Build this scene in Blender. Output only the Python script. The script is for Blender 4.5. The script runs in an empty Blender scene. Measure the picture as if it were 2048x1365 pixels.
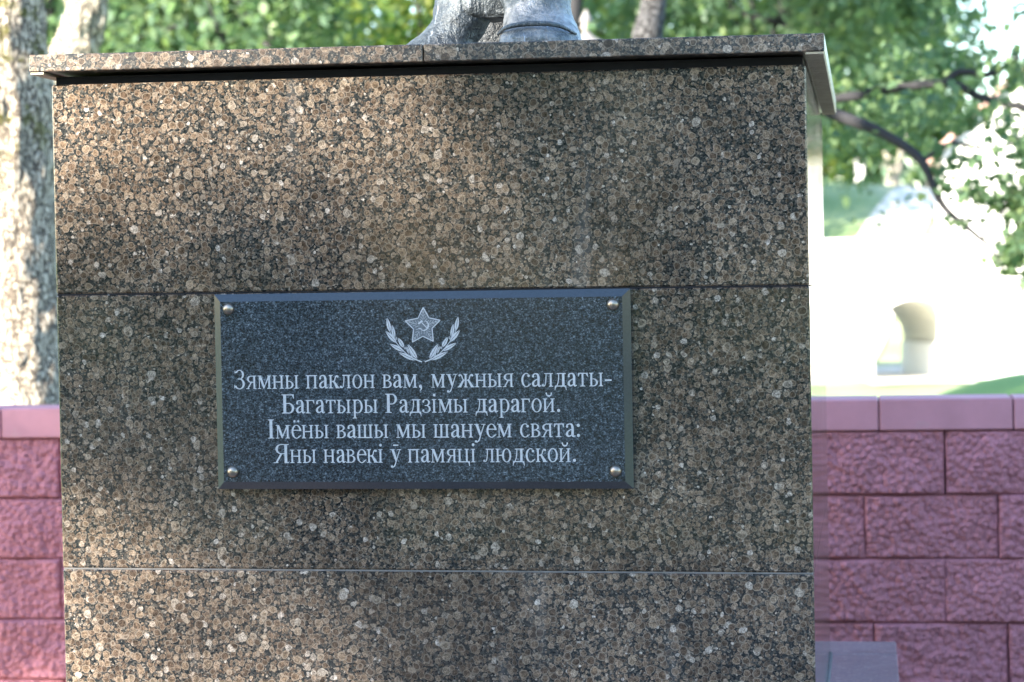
import bpy, bmesh, math, random
import numpy as np
from mathutils import Vector, Matrix, noise

# ------------------------------------------------------------------ camera, world, sun, exposure
SC = bpy.context.scene
COL = SC.collection
cam = bpy.data.cameras.new('camera')
camo = bpy.data.objects.new('camera', cam); COL.objects.link(camo)
CAM = Vector((0.10617, -4.24001, 1.6))
Lk = Vector((-0.15468, 0.987635, -0.025517)); Rt = Vector((0.987854, 0.154224, -0.01898)); Up = Vector((0.01481, 0.028142, 0.999494))
camo.matrix_world = Matrix(((Rt.x, Up.x, -Lk.x, CAM.x), (Rt.y, Up.y, -Lk.y, CAM.y), (Rt.z, Up.z, -Lk.z, CAM.z), (0, 0, 0, 1)))
cam.sensor_width = 36; cam.lens = 80; cam.clip_start = 0.05; cam.clip_end = 1500
cam.dof.use_dof = True; cam.dof.focus_distance = 4.3; cam.dof.aperture_fstop = 5.2
SC.camera = camo

SUN_EL = math.radians(21); SUN_AZ = math.radians(44)          # azimuth measured from -Y towards -X
S = Vector((-math.sin(SUN_AZ) * math.cos(SUN_EL), -math.cos(SUN_AZ) * math.cos(SUN_EL), math.sin(SUN_EL)))
world = bpy.data.worlds.new('World'); SC.world = world; world.use_nodes = True
wn = world.node_tree; wn.nodes.clear()
sky = wn.nodes.new('ShaderNodeTexSky'); sky.sky_type = 'NISHITA'; sky.sun_disc = False
sky.sun_elevation = SUN_EL; sky.sun_rotation = math.atan2(S.x, S.y); sky.dust_density = 0.8; sky.air_density = 1.25; sky.ozone_density = 3.5
bgn = wn.nodes.new('ShaderNodeBackground'); bgn.inputs[1].default_value = 0.125
out = wn.nodes.new('ShaderNodeOutputWorld')
wn.links.new(sky.outputs[0], bgn.inputs[0]); wn.links.new(bgn.outputs[0], out.inputs[0])
sun = bpy.data.lights.new('sun', 'SUN'); sun.energy = 5.0; sun.angle = math.radians(0.6); sun.color = (1.0, 0.90, 0.76)
suno = bpy.data.objects.new('sun', sun); COL.objects.link(suno)
suno.rotation_euler = S.to_track_quat('Z', 'Y').to_euler()
SC.view_settings.view_transform = 'Standard'; SC.view_settings.look = 'None'
SC.view_settings.gamma = 1; SC.view_settings.use_curve_mapping = False
SC.view_settings.exposure = 2.82
SC.cycles.max_bounces = 8; SC.cycles.use_denoising = True

rng = random.Random(7)
nrg = np.random.default_rng(11)

# ------------------------------------------------------------------ material helpers
class NT:
    def __init__(s, name, rough=0.6, spec=0.5):
        s.m = bpy.data.materials.new(name); s.m.use_nodes = True
        s.t = s.m.node_tree; s.b = s.t.nodes['Principled BSDF']
        s.b.inputs['Roughness'].default_value = rough
        s.b.inputs['Specular IOR Level'].default_value = spec
    def n(s, typ, **kw):
        nd = s.t.nodes.new(typ)
        for k, v in kw.items():
            if k.startswith('_'): nd.inputs[k[1:].replace('_', ' ')].default_value = v
            else: setattr(nd, k, v)
        return nd
    def l(s, a, b): s.t.links.new(a, b)
    def math(s, op, a, b=None, c=None, clamp=False):
        nd = s.n('ShaderNodeMath', operation=op, use_clamp=clamp)
        for i, v in enumerate((a, b, c)):
            if v is None: continue
            if isinstance(v, (int, float)): nd.inputs[i].default_value = v
            else: s.l(v, nd.inputs[i])
        return nd.outputs[0]
    def mix(s, fac, a, b, mode='MIX'):
        nd = s.n('ShaderNodeMix', data_type='RGBA', blend_type=mode)
        for i, v in ((0, fac), (6, a), (7, b)):
            if isinstance(v, (int, float)): nd.inputs[i].default_value = v
            elif isinstance(v, tuple): nd.inputs[i].default_value = (v + (1,))[:4]
            else: s.l(v, nd.inputs[i])
        return nd.outputs[2]
    def ramp(s, fac, stops, interp='LINEAR'):
        nd = s.n('ShaderNodeValToRGB'); r = nd.color_ramp; r.interpolation = interp
        while len(r.elements) < len(stops): r.elements.new(0.5)
        for e, (p, c) in zip(r.elements, stops):
            e.position = p; e.color = (c + (1,))[:4] if isinstance(c, tuple) else (c, c, c, 1)
        s.l(fac, nd.inputs[0]); return nd.outputs[0]
    def smooth(s, v, a, b):
        nd = s.n('ShaderNodeMapRange', interpolation_type='SMOOTHSTEP')
        s.l(v, nd.inputs[0]); nd.inputs[1].default_value = a; nd.inputs[2].default_value = b
        return nd.outputs[0]
    def noise(s, vec, scale, detail=3, rough=0.55, out=0):
        nd = s.n('ShaderNodeTexNoise'); nd.inputs['Scale'].default_value = scale
        nd.inputs['Detail'].default_value = detail; nd.inputs['Roughness'].default_value = rough
        if vec is not None: s.l(vec, nd.inputs['Vector'])
        return nd.outputs[out]
    def bump(s, h, strength, dist):
        nd = s.n('ShaderNodeBump'); nd.inputs['Strength'].default_value = strength; nd.inputs['Distance'].default_value = dist
        s.l(h, nd.inputs['Height']); s.l(nd.outputs[0], s.b.inputs['Normal']); return nd
    def col(s, c):
        if isinstance(c, tuple): s.b.inputs['Base Color'].default_value = (c + (1,))[:4]
        else: s.l(c, s.b.inputs['Base Color'])

def objvec(k, offset=True, scale=(1, 1, 1)):
    """object-space position plus a random shift for each object, so alike slabs never repeat"""
    tc = k.n('ShaderNodeTexCoord'); v = tc.outputs['Object']
    if offset:
        oi = k.n('ShaderNodeObjectInfo'); r = k.math('MULTIPLY', oi.outputs['Random'], 37.0)
        va = k.n('ShaderNodeVectorMath', operation='ADD'); k.l(v, va.inputs[0]); k.l(r, va.inputs[1]); v = va.outputs[0]
    if scale != (1, 1, 1):
        vm = k.n('ShaderNodeVectorMath', operation='MULTIPLY'); k.l(v, vm.inputs[0]); vm.inputs[1].default_value = scale; v = vm.outputs[0]
    return v

def mat_granite(name, rough=0.07, wash=0.0, spec=0.42):
    k = NT(name, rough, spec)
    v = objvec(k)
    nc = k.noise(v, 55, 3, 0.6, 1)
    d = k.n('ShaderNodeVectorMath', operation='MULTIPLY_ADD'); k.l(nc, d.inputs[0]); d.inputs[1].default_value = (0.009,) * 3
    k.l(v, d.inputs[2]); vd = d.outputs[0]
    def vor(scale, rnd=0.9):
        nd = k.n('ShaderNodeTexVoronoi', feature='F1'); nd.inputs['Scale'].default_value = scale; nd.inputs['Randomness'].default_value = rnd
        k.l(vd, nd.inputs['Vector']); return nd.outputs['Distance'], nd.outputs['Color']
    mott = k.noise(v, 420, 3, 0.7); mott2 = k.noise(v, 120, 3, 0.6)
    # dark matrix with fine flecks
    fl = k.n('ShaderNodeTexVoronoi', feature='F1'); fl.inputs['Scale'].default_value = 330; k.l(v, fl.inputs['Vector'])
    sp = k.n('ShaderNodeSeparateColor'); k.l(fl.outputs['Color'], sp.inputs[0])
    base = k.ramp(sp.outputs[0], [(0.0, (0.007, 0.009, 0.010)), (0.45, (0.017, 0.020, 0.021)), (0.75, (0.040, 0.041, 0.038)), (0.92, (0.085, 0.078, 0.066)), (1.0, (0.18, 0.165, 0.14))])
    def layer(base, scale, r_in, pal, rim):
        dist, colr = vor(scale)
        sc_ = k.n('ShaderNodeSeparateColor'); k.l(colr, sc_.inputs[0])
        rad = k.math('MULTIPLY', k.math('MULTIPLY_ADD', sc_.outputs[1], 0.26, r_in - 0.02), k.math('MULTIPLY_ADD', k.noise(v, 70, 2, 0.5), 0.9, 0.55))          # each ovoid its own radius
        q = k.math('DIVIDE', dist, rad)
        mask = k.math('SUBTRACT', 1.0, k.smooth(q, 0.88, 1.06))
        c = k.ramp(sc_.outputs[0], pal)
        m3 = k.math('MULTIPLY_ADD', k.smooth(mott, 0.28, 0.72), 1.3, 0.35)
        m4 = k.math('MULTIPLY', m3, k.math('MULTIPLY_ADD', k.smooth(mott2, 0.3, 0.7), 1.0, 0.5))
        c = k.mix(1.0, c, m4, 'MULTIPLY')
        # scattered dark inclusions, pale rim
        inc = k.smooth(k.noise(v, 260, 2, 0.6), 0.60, 0.68)
        c = k.mix(k.math('MULTIPLY', inc, 0.65), c, (0.03, 0.03, 0.028))
        rm = k.math('MULTIPLY', k.smooth(q, 0.72, 0.86), k.math('SUBTRACT', 1.0, k.smooth(q, 0.9, 0.98)))
        c = k.mix(k.math('MULTIPLY', rm, rim), c, (0.23, 0.21, 0.175))
        keep = k.smooth(sc_.outputs[2], 0.17, 0.19)
        return k.mix(k.math('MULTIPLY', mask, keep), base, c)
    pal1 = [(0.0, (0.040, 0.030, 0.022)), (0.35, (0.072, 0.053, 0.038)), (0.65, (0.102, 0.077, 0.054)), (0.93, (0.140, 0.115, 0.086)), (1.0, (0.21, 0.195, 0.17))]
    pal2 = [(0.0, (0.034, 0.026, 0.020)), (0.45, (0.078, 0.058, 0.042)), (0.92, (0.132, 0.105, 0.078)), (1.0, (0.25, 0.235, 0.21))]
    c = layer(base, 135, 0.36, pal2, 0.1)
    c = layer(c, 78, 0.36, pal2, 0.3)
    c = layer(c, 45, 0.27, pal1, 0.45)
    c = k.mix(1.0, c, (1.04, 0.98, 0.96), 'MULTIPLY')
    if wash: c = k.mix(wash, c, (0.40, 0.31, 0.33))
    # each slab its own tone, faint vertical water marks and broad mineral drift
    oi2 = k.n('ShaderNodeObjectInfo'); c = k.mix(1.0, c, k.math('MULTIPLY_ADD', oi2.outputs['Random'], 0.22, 0.90), 'MULTIPLY')
    dr = k.noise(v, 3.2, 4, 0.6); c = k.mix(1.0, c, k.math('MULTIPLY_ADD', k.smooth(dr, 0.3, 0.7), 0.45, 0.78), 'MULTIPLY')
    wv = k.n('ShaderNodeVectorMath', operation='MULTIPLY'); k.l(v, wv.inputs[0]); wv.inputs[1].default_value = (1, 1, 0.12)
    wm = k.smooth(k.noise(wv.outputs[0], 11, 3, 0.6), 0.60, 0.74); c = k.mix(k.math('MULTIPLY', wm, 0.07), c, (0.42, 0.41, 0.40))
    k.col(c)
    # polish slightly uneven
    rn = k.noise(v, 9, 3, 0.6)
    k.l(k.math('MULTIPLY_ADD', rn, 0.10, max(rough - 0.04, 0.0)), k.b.inputs['Roughness'])
    return k.m

def mat_simple(name, color, rough=0.6, spec=0.5, var=0.25, scale=8, bump=0.0, bscale=60, metal=0.0, offset=True, bdist=0.01):
    k = NT(name, rough, spec); v = objvec(k, offset)
    n1 = k.noise(v, scale, 4, 0.6)
    m = k.math('MULTIPLY_ADD', n1, 2 * var, 1 - var)
    k.col(k.mix(1.0, color, m, 'MULTIPLY'))
    k.b.inputs['Metallic'].default_value = metal
    if bump: k.bump(k.noise(v, bscale, 4, 0.65), bump, bdist)
    return k.m

def mat_plaque(name):
    k = NT(name, 0.16, 0.5); v = objvec(k, False)
    vs = k.n('ShaderNodeVectorMath', operation='MULTIPLY'); k.l(v, vs.inputs[0]); vs.inputs[1].default_value = (1, 1, 1.25)
    a = k.noise(vs.outputs[0], 300, 4, 0.75); b = k.noise(vs.outputs[0], 95, 3, 0.6); c = k.noise(v, 6, 3, 0.5)
    t = k.math('ADD', k.math('MULTIPLY', k.math('SUBTRACT', a, 0.5), 1.25), k.math('MULTIPLY_ADD', b, 0.3, 0.405))
    col = k.ramp(t, [(0.40, (0.006, 0.009, 0.013)), (0.55, (0.015, 0.022, 0.030)), (0.68, (0.056, 0.076, 0.098)), (0.80, (0.19, 0.23, 0.27))])
    k.col(k.mix(1.0, col, k.math('MULTIPLY_ADD', c, 0.7, 0.65), 'MULTIPLY'))
    return k.m

def mat_block(name):
    k = NT(name, 0.72, 0.35); v = objvec(k, True)
    a = k.noise(v, 14, 4, 0.6); b = k.noise(v, 160, 4, 0.7)
    oi = k.n('ShaderNodeObjectInfo')
    c = k.mix(k.math('MULTIPLY', oi.outputs['Random'], 0.5), (0.41, 0.165, 0.195), (0.365, 0.145, 0.182))
    c = k.mix(1.0, c, k.math('MULTIPLY_ADD', a, 0.5, 0.75), 'MULTIPLY')
    # thin pale dust, small paint flakes
    fl = k.smooth(k.noise(v, 75, 2, 0.5), 0.74, 0.78)
    c = k.mix(k.math('MULTIPLY', fl, 0.5), c, (0.42, 0.30, 0.30))
    c = k.mix(1.0, c, k.math('MULTIPLY_ADD', k.smooth(b, 0.35, 0.65), 0.45, 0.76), 'MULTIPLY')
    k.col(c)
    k.bump(k.math('ADD', k.math('MULTIPLY', k.noise(v, 90, 4, 0.6), 0.7), k.math('MULTIPLY', b, 0.3)), 0.9, 0.010)
    return k.m

def mat_coping(name):
    k = NT(name, 0.6, 0.4); v = objvec(k, True)
    a = k.noise(v, 9, 4, 0.6); b = k.noise(v, 240, 3, 0.7)
    c = k.mix(1.0, (0.42, 0.19, 0.225), k.math('MULTIPLY_ADD', a, 0.4, 0.8), 'MULTIPLY')
    st = k.smooth(k.noise(v, 22, 4, 0.65), 0.60, 0.72)
    c = k.mix(k.math('MULTIPLY', st, 0.25), c, (0.36, 0.24, 0.24))
    k.col(c); k.bump(b, 0.25, 0.004); return k.m

def mat_bark(name, base=(0.20, 0.175, 0.145), dark=(0.045, 0.038, 0.032), moss=0.0, scale=1.0):
    k = NT(name, 0.9, 0.15); v = objvec(k, False)
    vs = k.n('ShaderNodeVectorMath', operation='MULTIPLY'); k.l(v, vs.inputs[0]); vs.inputs[1].default_value = (1, 1, 0.28)
    a = k.noise(vs.outputs[0], 75 * scale, 6, 0.68); g = k.noise(v, 5, 3, 0.6); f = k.noise(v, 150, 3, 0.6)
    dn = k.noise(v, 22, 3, 0.6, 1); dm = k.n('ShaderNodeVectorMath', operation='MULTIPLY_ADD'); k.l(dn, dm.inputs[0]); dm.inputs[1].default_value = (.035, .035, .05); k.l(vs.outputs[0], dm.inputs[2])
    vr = k.n('ShaderNodeTexVoronoi', feature='DISTANCE_TO_EDGE'); vr.inputs['Scale'].default_value = 56 * scale; k.l(dm.outputs[0], vr.inputs['Vector'])
    plate = k.smooth(vr.outputs['Distance'], 0.01, 0.16)
    a = k.math('ADD', k.math('MULTIPLY', plate, 0.75), k.math('MULTIPLY', a, 0.5))
    r = k.ramp(a, [(0.25, dark), (0.55, tuple(x * 0.7 for x in base)), (0.8, base), (1.0, tuple(min(x * 1.3, .6) for x in base))])
    c = k.mix(1.0, r, k.math('MULTIPLY_ADD', f, 0.6, 0.7), 'MULTIPLY')
    if moss:
        sx = k.n('ShaderNodeSeparateXYZ'); k.l(v, sx.inputs[0])
        hi = k.smooth(sx.outputs[2], 2.0, 2.5)
        mk = k.math('MULTIPLY', k.smooth(k.noise(v, 9, 5, 0.75), 0.52, 0.60), hi)
        c = k.mix(k.math('MULTIPLY', mk, moss), c, k.mix(f, (0.06, 0.065, 0.012), (0.17, 0.16, 0.03)))
    k.col(c); k.bump(a, 1.0, 0.03); return k.m

def mat_leaf(name, c1, c2, c3, trans=0.45):
    k = NT(name, 0.45, 0.4)
    g = k.n('ShaderNodeNewGeometry'); oi = k.n('ShaderNodeTexCoord')
    big = k.noise(oi.outputs['Object'], 0.9, 3, 0.6)
    r = k.math('ADD', k.math('MULTIPLY', g.outputs['Random Per Island'], 0.6), k.math('MULTIPLY', big, 0.5))
    c = k.ramp(r, [(0.15, c1), (0.55, c2), (0.95, c3)])
    k.col(c)
    tr = k.n('ShaderNodeBsdfTranslucent')
    k.l(k.mix(1.0, c, (1.4, 1.5, 0.95), 'MULTIPLY'), tr.inputs[0])
    ms = k.n('ShaderNodeMixShader'); ms.inputs[0].default_value = trans
    k.l(k.b.outputs[0], ms.inputs[1]); k.l(tr.outputs[0], ms.inputs[2])
    k.l(ms.outputs[0], k.t.nodes['Material Output'].inputs[0]); return k.m

def mat_grass(name):
    k = NT(name, 0.85, 0.2); v = objvec(k, False)
    a = k.noise(v, 0.25, 4, 0.6); b = k.noise(v, 25, 4, 0.7)
    c = k.ramp(a, [(0.3, (0.12, 0.19, 0.07)), (0.5, (0.20, 0.26, 0.12)), (0.7, (0.31, 0.34, 0.21))])
    c = k.mix(1.0, c, k.math('MULTIPLY_ADD', b, 0.8, 0.6), 'MULTIPLY')
    k.col(c); k.bump(b, 0.6, 0.05); return k.m

def mat_paving(name):
    k = NT(name, 0.75, 0.35); v = objvec(k, False)
    br = k.n('ShaderNodeTexBrick'); br.inputs['Scale'].default_value = 1.0; k.l(v, br.inputs['Vector'])
    br.inputs['Brick Width'].default_value = 0.2; br.inputs['Row Height'].default_value = 0.1; br.inputs['Mortar Size'].default_value = 0.004
    br.inputs['Color1'].default_value = (0.20, 0.175, 0.16, 1); br.inputs['Color2'].default_value = (0.16, 0.145, 0.135, 1); br.inputs['Mortar'].default_value = (0.07, 0.065, 0.06, 1)
    c = k.mix(1.0, br.outputs[0], k.math('MULTIPLY_ADD', k.noise(v, 3, 4, 0.6), 0.6, 0.7), 'MULTIPLY')
    k.col(c); return k.m

M = dict(
    granite=mat_granite('brown_granite_polished'),
    granite_side=mat_granite('brown_granite_edge', 0.3),
    plinth=mat_granite('brown_granite_honed', 0.22, 0.55, 0.4),
    rawstone=mat_simple('sawn_granite_underside', (0.34, 0.29, 0.21), 0.75, 0.3, 0.35, 14, 0.5, 40),
    joint=mat_simple('dark_joint_sealant', (0.012, 0.012, 0.014), 0.8, 0.2, 0.3, 40),
    silicone=mat_simple('pale_silicone', (0.13, 0.125, 0.12), 0.6, 0.3, 0.6, 25),
    plaque=mat_plaque('dark_gabbro_polished'),
    plaque_edge=mat_simple('gabbro_bevel', (0.026, 0.034, 0.042), 0.12, 0.55, 0.35, 220, offset=False),
    letter=mat_simple('silver_engraving', (0.37, 0.385, 0.41), 0.6, 0.3, 0.45, 260),
    hatch=mat_simple('light_engraving_hatch', (0.085, 0.10, 0.115), 0.6, 0.3, 0.8, 420),
    bolt=mat_simple('brass_bolt', (0.30, 0.25, 0.20), 0.28, 0.5, 0.35, 90, metal=0.9),
    bronze=None,
    block=mat_block('painted_split_block'), coping=mat_coping('painted_coping'),
    mortar=mat_simple('painted_joint', (0.10, 0.035, 0.045), 0.85, 0.2, 0.3, 30),
    bark=mat_bark('furrowed_bark', (0.42, 0.36, 0.285), (0.13, 0.105, 0.085), moss=0.85), bark2=mat_bark('grey_bark', (0.075, 0.075, 0.078), (0.028, 0.027, 0.028), 0, 0.7),
    bark3=mat_bark('pale_bark', (0.42, 0.38, 0.31), (0.08, 0.07, 0.06), 0.0, 0.9),
    twig=mat_simple('branch_bark', (0.030, 0.030, 0.034), 0.9, 0.2, 0.4, 30, 0.6, 90),
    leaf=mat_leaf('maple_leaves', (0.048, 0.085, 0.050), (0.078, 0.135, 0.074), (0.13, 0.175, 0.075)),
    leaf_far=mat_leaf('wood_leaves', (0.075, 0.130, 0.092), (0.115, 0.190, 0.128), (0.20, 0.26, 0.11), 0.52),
    leaf_light=mat_leaf('linden_leaves', (0.055, 0.11, 0.035), (0.10, 0.175, 0.045), (0.24, 0.25, 0.06)),
    grass=mat_grass('mown_grass'), paving=mat_paving('plaza_paving'),
    plaster=mat_simple('white_plaster', (0.60, 0.595, 0.58), 0.8, 0.2, 0.06, 1.2, 0.1, 30, offset=False),
    soffit=mat_simple('bridge_vault_render', (0.56, 0.55, 0.49), 0.85, 0.2, 0.12, 1.5, offset=False),
    asphalt=mat_simple('grey_asphalt', (0.07, 0.07, 0.075), 0.85, 0.3, 0.2, 6),
    pier_bounce=mat_simple('bounce_lit_pier', (0.82, 0.82, 0.80), 0.8, 0.2, 0.05, 2, offset=False),  # paler than the bridge plaster: bounce light put into the pier colour
    path=mat_simple('pale_gravel_path', (0.52, 0.49, 0.43), 0.9, 0.2, 0.15, 3),
    redroof=mat_simple('red_roof_sheet', (0.50, 0.30, 0.26), 0.6, 0.3, 0.2, 3),
    glass=mat_simple('window_pane_glass', (0.05, 0.06, 0.07), 0.08, 0.6, 0.2, 2),
    lamp=mat_simple('painted_lamp_metal', (0.20, 0.185, 0.185), 0.45, 0.5, 0.2, 20),
    opal=mat_simple('opal_lamp_glass', (0.75, 0.74, 0.70), 0.25, 0.5, 0.05, 20),
)
def mat_bronze(name='patinated_bronze', lift=0.0):
    k = NT(name, 0.42, 0.5); v = objvec(k, False)
    a = k.noise(v, 11, 5, 0.65); b = k.noise(v, 70, 4, 0.65); vs = k.n('ShaderNodeVectorMath', operation='MULTIPLY')
    k.l(v, vs.inputs[0]); vs.inputs[1].default_value = (3, 1, 0.35); s2 = k.noise(vs.outputs[0], 28, 4, 0.6)
    c = k.ramp(k.math('ADD', a, lift), [(0.3, (0.014, 0.018, 0.023)), (0.48, (0.036, 0.046, 0.055)), (0.60, (0.085, 0.10, 0.11)), (0.72, (0.26, 0.26, 0.26))])
    c = k.mix(1.0, c, k.math('MULTIPLY_ADD', b, 0.9, 0.55), 'MULTIPLY')
    c = k.mix(k.math('MULTIPLY', k.smooth(s2, 0.60, 0.70), 0.55), c, (0.36, 0.41, 0.48))
    k.col(c); k.b.inputs['Metallic'].default_value = 0.25
    k.bump(k.math('ADD', b, k.math('MULTIPLY', s2, 0.5)), 0.9, 0.010); return k.m
M['bronze'] = mat_bronze(); M['bronze_worn'] = mat_bronze('worn_bronze', 0.12); M['bronze_shaded'] = mat_bronze('shaded_bronze', -0.22)

# ------------------------------------------------------------------ object helpers
def tag(o, label=None, cat=None, group=None, kind=None):
    if label: o['label'] = label
    if cat: o['category'] = cat
    if group: o['group'] = group
    if kind: o['kind'] = kind
    return o
def empty(name, loc, label=None, cat=None, group=None, kind=None):
    o = bpy.data.objects.new(name, None); o.location = loc; COL.objects.link(o)
    o.empty_display_size = 0.1
    return tag(o, label, cat, group, kind)
def link_mesh(name, me, mat, parent=None, kind=None, smooth=False):
    o = bpy.data.objects.new(name, me); COL.objects.link(o)
    if isinstance(mat, (list, tuple)):
        if not me.materials:
            for m in mat: me.materials.append(m)
    elif not me.materials: me.materials.append(mat)
    if parent is not None: o.parent = parent
    if kind: o['kind'] = kind
    if smooth:
        for p in me.polygons: p.use_smooth = True
    return o
def from_bm(name, bm, mat, parent=None, kind=None, smooth=False, shift=True):
    if parent is not None and shift:
        loc = parent.location.copy()
        if parent.parent is not None: loc += parent.parent.location
        bmesh.ops.translate(bm, verts=bm.verts, vec=-loc)
    me = bpy.data.meshes.new(name); bm.to_mesh(me); bm.free()
    return link_mesh(name, me, mat, parent, kind, smooth)
def from_arr(name, V, F, mat, parent=None, kind=None, smooth=False):
    V = np.asarray(V, float)
    if parent is not None: V = V - np.array(parent.location)
    me = bpy.data.meshes.new(name); me.from_pydata(V.tolist(), [], F.tolist() if hasattr(F, 'tolist') else F)
    me.update()
    return link_mesh(name, me, mat, parent, kind, smooth)
def box_bm(x0, x1, y0, y1, z0, z1, bevel=0.0, zs=None, seg=1):
    """axis-aligned slab; zs(x) adds a slight out-of-level tilt"""
    bm = bmesh.new(); bmesh.ops.create_cube(bm, size=1)
    for v in bm.verts:
        v.co = Vector((x0 if v.co.x < 0 else x1, y0 if v.co.y < 0 else y1, z0 if v.co.z < 0 else z1))
        if zs: v.co.z += zs(v.co.x)
    if bevel: bmesh.ops.bevel(bm, geom=list(bm.edges), offset=bevel, segments=seg, affect='EDGES', profile=0.5)
    return bm
def box(name, x0, x1, y0, y1, z0, z1, mat, parent=None, bevel=0.0, zs=None, kind=None):
    return from_bm(name, box_bm(x0, x1, y0, y1, z0, z1, bevel, zs), mat, parent, kind)
def lathe_bm(cx, cy, prof, n=20, bm=None):
    bm = bm or bmesh.new(); rings = []
    for r, z in prof:
        rings.append([bm.verts.new((cx + r * math.cos(2 * math.pi * i / n), cy + r * math.sin(2 * math.pi * i / n), z)) for i in range(n)])
    for a, b in zip(rings, rings[1:]):
        for i in range(n): bm.faces.new((a[i], a[(i + 1) % n], b[(i + 1) % n], b[i]))
    bm.faces.new(rings[0][::-1]); bm.faces.new(rings[-1]); return bm
def catmull(P, n):
    P = [Vector(p) for p in P]; P = [P[0] * 2 - P[1]] + P + [P[-1] * 2 - P[-2]]; out = []
    for i in range(1, len(P) - 2):
        a, b, c, d = P[i - 1:i + 3]
        for k in range(n):
            t = k / n; out.append(0.5 * ((2 * b) + (c - a) * t + (2 * a - 5 * b + 4 * c - d) * t * t + (3 * b - a - 3 * c + d) * t ** 3))
    out.append(P[-2]); return out
def tube_bm(pts, radii, n=10, rough=0.0, sub=4, bm=None, seed=0, flute=0.0):
    bm = bm or bmesh.new()
    C = catmull(pts, sub); R_ = np.interp(np.linspace(0, 1, len(C)), np.linspace(0, 1, len(radii)), radii)
    prev = None; ref = Vector((0.3, 1, 0.1)).normalized()
    for i, c in enumerate(C):
        t = (C[min(i + 1, len(C) - 1)] - C[max(i - 1, 0)]).normalized()
        u = ref - t * ref.dot(t); u.normalize(); w = t.cross(u); ref = u
        ring = []
        for j in range(n):
            a = 2 * math.pi * j / n; dirv = u * math.cos(a) + w * math.sin(a)
            r = R_[i]
            if rough: r *= 1 + rough * noise.noise(Vector((c.x * 3 + dirv.x * 1.3 + seed, c.y * 3 + dirv.y * 1.3, c.z * 1.6)))
            if flute:
                q = c * 1.0 + dirv * R_[i]
                r += flute * (abs(noise.noise(Vector((q.x * 24, q.y * 24, q.z * 5 + seed)))) * 2 - 0.5)
            ring.append(bm.verts.new(c + dirv * r))
        if prev:
            for j in range(n): bm.faces.new((prev[j], prev[(j + 1) % n], ring[(j + 1) % n], ring[j]))
        prev = ring
        if i == 0: bm.faces.new(ring[::-1])
    bm.faces.new(prev); return bm

# ------------------------------------------------------------------ ground and terrain
def ground_z(x, y):
    x = np.asarray(x, float); y = np.asarray(y, float)
    t = np.clip((y - 3.2) / 45, 0, 1); z = -1.75 * t * t * (3 - 2 * t) + 0.0
    z = z + 1.32 / (1 + np.exp(-(x - .55) / .75)) * np.exp(-((y - 30) / 9.0) ** 2)
    # the far bank behind the bridge
    s = np.clip((y - 79) / 29, 0, 1); s = s * s * (3 - 2 * s)
    z = z + s * 8.2 * (1 / (1 + np.exp((x - 8 - (y - 79) * 0.1) / 3.5)) * 0.9 + 0.1)
    z = z + np.where(y < 3.2, 0, 0.04 * np.sin(x * .9) * np.sin(y * .5))
    return z
xs = np.concatenate([np.linspace(-600, -40, 12), np.linspace(-36, 36, 73), np.linspace(40, 600, 12)])
ys = np.concatenate([np.linspace(-600, -12, 14), np.linspace(-10, 120, 131), np.linspace(125, 900, 14)])
X, Y = np.meshgrid(xs, ys); Z = ground_z(X, Y)
V = np.stack([X.ravel(), Y.ravel(), Z.ravel()], 1); nx = len(xs)
idx = np.arange(len(V)).reshape(X.shape); F = np.stack([idx[:-1, :-1].ravel(), idx[:-1, 1:].ravel(), idx[1:, 1:].ravel(), idx[1:, :-1].ravel()], 1)
g = from_arr('lawn_ground', V, F, M['grass'], smooth=True); g['kind'] = 'structure'
pv = box('plaza_pavement', -9, 9, -9.0, 3.0, -0.05, 0.02, M['paving']); pv['kind'] = 'structure'
pv = box('park_path', -40, 40, -30.0, -10.4, -0.05, 0.02, M['asphalt']); pv['kind'] = 'structure'
# pale path climbing the far bank
def strip(name, pts, w, lift, mat):
    C = catmull([Vector((p[0], p[1], 0)) for p in pts], 14); VV = []; FF = []
    for i, c in enumerate(C):
        t = (C[min(i + 1, len(C) - 1)] - C[max(i - 1, 0)]).normalized(); nrm = Vector((-t.y, t.x, 0))
        ww = np.interp(i / (len(C) - 1), np.linspace(0, 1, len(w)), w)
        for s in np.linspace(-1, 1, 5):
            q = c + nrm * ww * s; VV.append((q.x, q.y, float(ground_z(q.x, q.y)) + lift))
    for i in range(len(C) - 1):
        for j in range(4): a = i * 5 + j; FF.append((a, a + 1, a + 6, a + 5))
    o = from_arr(name, VV, FF, mat); o['kind'] = 'structure'; return o
strip('hillside_path', [(-1.2, 79), (-0.3, 87), (0.8, 95), (2.2, 102), (3.6, 108), (6, 113)], [1.2, 1.3, 1.3, 1.2, 1.1, 1.0], 0.06, M['path'])
strip('underpass_bright_strip', [(1.9, 66), (1.4, 70), (.6, 74), (-.4, 79)], [1.7, 1.6, 1.6, 1.6], 0.05, M['path'])  # pale strip added to stand for sunlit ground seen through the arch
strip('meadow_path', [(-14, 40), (-6, 46), (1, 50), (8, 52), (20, 56)], [2.6, 2.8, 3.0, 2.8, 2.6], 0.05, M['path'])

shade_grass = NT('shaded_lawn_green', 0.85, 0.2); lv = objvec(shade_grass, False)
shade_grass.col(shade_grass.mix(1.0, (0.16, 0.27, 0.07), shade_grass.math('MULTIPLY_ADD', shade_grass.noise(lv, 20, 4, 0.7), 0.8, 0.6), 'MULTIPLY'))
strip('lawn_shade_patch', [(.7, 30), (2.2, 30), (4, 30), (7, 30), (14, 31)], [3.5, 5.0, 6.0, 6.5, 6.5], 0.03, shade_grass.m)  # deeper green strip stands in for tree shade on the lawn

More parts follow.
